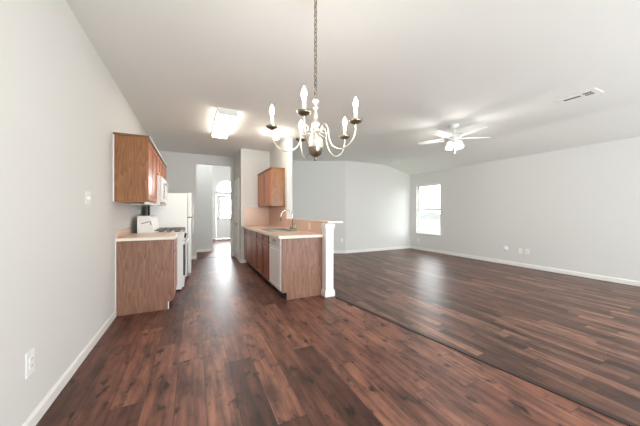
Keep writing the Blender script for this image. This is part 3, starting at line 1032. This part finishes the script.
# ------------------------------------------------------------------ ceiling fan
fx_, fy_ = 4.18, 3.16
fn = thing('ceiling_fan', (fx_, fy_, 2.40), 'white five-blade ceiling fan with lit frosted shades', 'ceiling fan')
MB().lathe([(0, CZ), (.078, CZ), (.076, CZ - .02), (.055, CZ - .05), (.025, CZ - .065), (0, CZ - .065)], (fx_, fy_, 0), 24).build('canopy', FANW, fn)
MB().lathe([(.013, CZ - .06), (.013, 2.64)], (fx_, fy_, 0), 12).build('downrod', FANW, fn)
MB().lathe([(.013, 2.655), (.06, 2.65), (.12, 2.635), (.14, 2.61), (.14, 2.59), (.115, 2.562), (.06, 2.55), (.055, 2.50), (0, 2.50)], (fx_, fy_, 0), 28).build('motor_housing', FANW, fn)
for k in range(5):
    ang = math.radians(-73 + 72 * k)
    dv = rr_ * math.cos(ang) + ff_ * math.sin(ang)
    a = math.atan2(dv.y, dv.x)
    b_ = MB()
    outline = [(.17, -.048), (.30, -.058), (.55, -.066), (.60, -.058), (.625, -.03), (.63, 0), (.625, .03), (.60, .058), (.55, .066), (.30, .058), (.17, .048)]
    b_.prism(outline, -.004, .004)
    b_.bm.transform(Matrix.Rotation(math.radians(11), 4, 'X'))
    b_.bm.transform(Matrix.Rotation(a, 4, 'Z'))
    b_.bm.transform(Matrix.Translation((fx_, fy_, 2.565)))
    bo = b_.build('blade', FANW, fn)
    ar = MB().box(.085, .22, -.016, .016, -.012, -.004, .003)
    ar.bm.transform(Matrix.Rotation(math.radians(11), 4, 'X'))
    ar.bm.transform(Matrix.Rotation(a, 4, 'Z'))
    ar.bm.transform(Matrix.Translation((fx_, fy_, 2.565)))
    ar.build('blade_bracket', STEEL, bo)
MB().lathe([(0, 2.50), (.05, 2.50), (.055, 2.485), (.04, 2.462), (.018, 2.452), (0, 2.45)], (fx_, fy_, 0), 20).build('light_hub', FANW, fn)
for k in range(4):
    ang = math.radians(22 + 90 * k)
    dv = rr_ * math.cos(ang) + ff_ * math.sin(ang)
    a = math.atan2(dv.y, dv.x)
    sc_ = Vector((fx_ + dv.x * .095, fy_ + dv.y * .095, 2.475))
    rot = Matrix.Rotation(a, 4, 'Z') @ Matrix.Rotation(math.radians(-16), 4, 'Y')
    MB().tube([(fx_ + dv.x * .03, fy_ + dv.y * .03, 2.482), tuple(sc_)], .011, 10).build('socket_arm', FANW, fn)
    MB().lathe([(.016, .006), (.024, -.005), (.034, -.03), (.046, -.06), (.056, -.085), (.063, -.10)], tuple(sc_), 20, rot).build('shade', SHADE, fn, 'lit frosted glass shade')
    MB().lathe([(0, .012), (.02, .012), (.042, .002), (.044, -.012), (.036, -.016), (.034, -.004), (0, .004)], tuple(sc_), 18, rot).build('shade_holder', FANW, fn)
    ld = bpy.data.lights.new('fan_bulb', 'POINT')
    ld.energy = 15.0
    ld.color = (1.0, 0.96, 0.90)
    ld.shadow_soft_size = .025
    lo_ = bpy.data.objects.new('fan_bulb', ld)
    lo_.location = sc_ + (rot @ Vector((0, 0, -.035)))
    C.objects.link(lo_)
pc = MB().tube([(fx_ - .01, fy_ - .02, 2.46), (fx_ - .01, fy_ - .02, 2.31)], .0018, 6)
pc.lathe([(0, 0), (.007, .004), (.007, .018), (0, .024)], (fx_ - .01, fy_ - .02, 2.29), 10)
pc.build('pull_chain', FANW, fn)

# ------------------------------------------------------------------ kitchen lights, register
fl = thing('ceiling_light', (.46, 4.84, 2.715), 'bright rectangular fluorescent light on the kitchen ceiling', 'ceiling light')
MB().box(.325, .605, 4.14, 5.55, 2.763, CZ, .003).build('fixture_pan', APPL2, fl)
MB().prism([(.328, 2.763), (.602, 2.763), (.602, 2.738), (.58, 2.715), (.35, 2.715), (.328, 2.738)], 4.175, 5.515, 'Y').build('diffuser', DIFF, fl, 'glowing plastic diffuser')
MB().box(.325, .605, 4.14, 4.175, 2.708, 2.763, .004).build('end_cap', APPL2, fl)
MB().box(.325, .605, 5.515, 5.55, 2.708, 2.763, .004).build('end_cap', APPL2, fl)

sl_ = thing('ceiling_light', (1.44, 4.93, 2.70), 'small lit globe bulb on the ceiling above the sink', 'ceiling light')
MB().lathe([(0, CZ), (.055, CZ), (.05, CZ - .02), (.03, CZ - .035), (0, CZ - .035)], (1.44, 4.93, 0), 18).build('lamp_holder', APPL2, sl_)
MB().lathe([(.02, CZ - .035), (.05, CZ - .055), (.065, CZ - .09), (.055, CZ - .125), (.03, CZ - .145), (0, CZ - .15)], (1.44, 4.93, 0), 20).build('globe', BULB, sl_, 'lit globe')
ld = bpy.data.lights.new('sink_bulb', 'POINT')
ld.energy = 16
ld.color = (1.0, 0.9, 0.75)
ld.shadow_soft_size = .04
lo_ = bpy.data.objects.new('sink_bulb', ld)
lo_.location = (1.44, 4.93, CZ - .09)
C.objects.link(lo_)

vt = thing('ceiling_vent', (4.63, 1.65, CZ), 'white louvred air register in the ceiling beyond the fan', 'vent')
VX0, VX1, VY0, VY1 = 4.52, 4.73, 1.48, 1.83
MB().gridslab([VX0 - .03, VX0 + .025, VX1 - .025, VX1 + .03], [VY0 - .03, VY0 + .025, VY1 - .025, VY1 + .03], CZ - .012, CZ - .001, 'Z', {(1, 1)}).build('frame', WHITE, vt)
MB().box(VX0 + .02, VX1 - .02, VY0 + .02, VY1 - .02, CZ - .004, CZ - .001).build('duct_opening', BLACK, vt, 'dark opening')
ym = VY0 + .13
for a_, b_, c_, d_ in ((VX0 + .02, VX0 + .075, ym + .012, VY1 - .02), (VX0 + .135, VX1 - .02, ym + .012, VY1 - .02), (VX0 + .02, VX0 + .04, VY0 + .02, ym - .012), (VX0 + .098, VX0 + .112, VY0 + .02, ym - .012), (VX1 - .04, VX1 - .02, VY0 + .02, ym - .012)):
    MB().box(a_, b_, c_, d_, CZ - .0125, CZ - .0095).build('louvre', WHITE, vt)
for k in range(14):
    y = VY0 + .03 + k * .0225
    MB().box(VX0 + .04, VX1 - .04, y - .003, y + .003, CZ - .0092, CZ - .006).build('vane', GREYP, vt)
MB().box(VX0 + .02, VX1 - .02, ym - .012, ym + .012, CZ - .016, CZ - .009).build('divider', WHITE, vt)


# ------------------------------------------------------------------ outlets and switches
def plate_x(name, x, sg, y, z, label, cat, kind='outlet', w=.074, h=.118, mat=PLATE):
    """cover plate on a wall of constant x facing sg"""
    r = thing(name, (x, y, z), label, cat)
    lo, hi = sorted((x, x + sg * .006))
    MB().box(lo, hi, y - w / 2, y + w / 2, z - h / 2, z + h / 2, .002).build('cover_plate', mat, r)
    lo, hi = sorted((x + sg * .006, x + sg * .009))
    if kind == 'outlet':
        for s in (-1, 1):
            soc = MB().box(lo, hi, y - .017, y + .017, z + s * .02 - .014, z + s * .02 + .014, .001).build('socket', mat, r)
            for q in (-1, 1):
                l2, h2 = sorted((x + sg * .009, x + sg * .0095))
                MB().box(l2, h2, y + q * .007 - .0012, y + q * .007 + .0012, z + s * .02 - .004, z + s * .02 + .006).build('slot', BLACK, soc)
    elif kind == 'switch':
        for q in ((-.023, .023) if w > .1 else (0,)):
            MB().box(lo, hi + (.008 if sg > 0 else 0), y + q - .006, y + q + .006, z - .012, z + .012, .001).build('toggle', mat, r)
    elif kind == 'jack':
        MB().box(lo, hi, y - .009, y + .009, z - .009, z + .009, .001).build('jack', GREYP, r)
    return r


plate_x('wall_outlet', XL, 1, 2.073, .386, 'white outlet low on the left wall near the viewer', 'outlet', w=.085, h=.14)
plate_x('light_switch', XL, 1, 2.99, 1.375, 'white light switch on the left wall before the oak cabinet', 'switch', 'switch', w=.115)
plate_x('wall_outlet', XR, -1, 6.44, .31, 'white outlet below the living room window', 'outlet')
wb = plate_x('wall_jack', XR, -1, 3.72, .385, 'white wall box with dark lower edge, nearest to the window', 'jack', 'blank', w=.09, h=.10)
MB().box(XR - .035, XR - .006, 3.685, 3.755, .345, .425, .006).build('housing', PLATE, wb)
MB().box(XR - .034, XR - .008, 3.69, 3.75, .333, .345, .002).build('dark_edge', GREYP, wb, 'dark lower edge')
plate_x('wall_outlet', XR, -1, 3.41, .36, 'white outlet on the right wall, left one of the close pair', 'outlet')
plate_x('wall_jack', XR, -1, 3.27, .362, 'white cable plate on the right wall, right one of the close pair', 'jack', 'jack')
plate_x('wall_outlet', 1.756, -1, 4.05, 1.01, 'cream outlet on the pink backsplash of the island', 'outlet', mat=CREAM, w=.078)
# outlet on the angled wall
pr = thing('wall_outlet', (3.985, 6.87, .36), 'white outlet on the shaded angled wall behind the column', 'outlet')
ot = MB().box(-.037, .037, -.006, 0, -.059, .059, .002)
ot.bm.transform(Matrix.Translation(A0 - rv * .11 + Vector((0, 0, .40))) @ Matrix.Rotation(-PSI, 4, 'Z'))
ot.build('cover_plate', PLATE, pr)
for s in (-1, 1):
    ot = MB().box(-.017, .017, -.009, -.006, s * .02 - .014, s * .02 + .014, .001)
    ot.bm.transform(Matrix.Translation(A0 - rv * .11 + Vector((0, 0, .40))) @ Matrix.Rotation(-PSI, 4, 'Z'))
    ot.build('socket', PLATE, pr)
# small plate high on the end of the partition
sw = thing('sensor_plate', (1.825, 5.229, 2.03), 'small grey plate high on the end of the partition wall', 'plate')
MB().box(1.80, 1.85, 5.225, 5.235, 1.99, 2.06, .003).build('cover_plate', APPL2, sw)
MB().box(1.817, 1.833, 5.221, 5.226, 2.015, 2.035, .002).build('sensor', GREYP, sw)
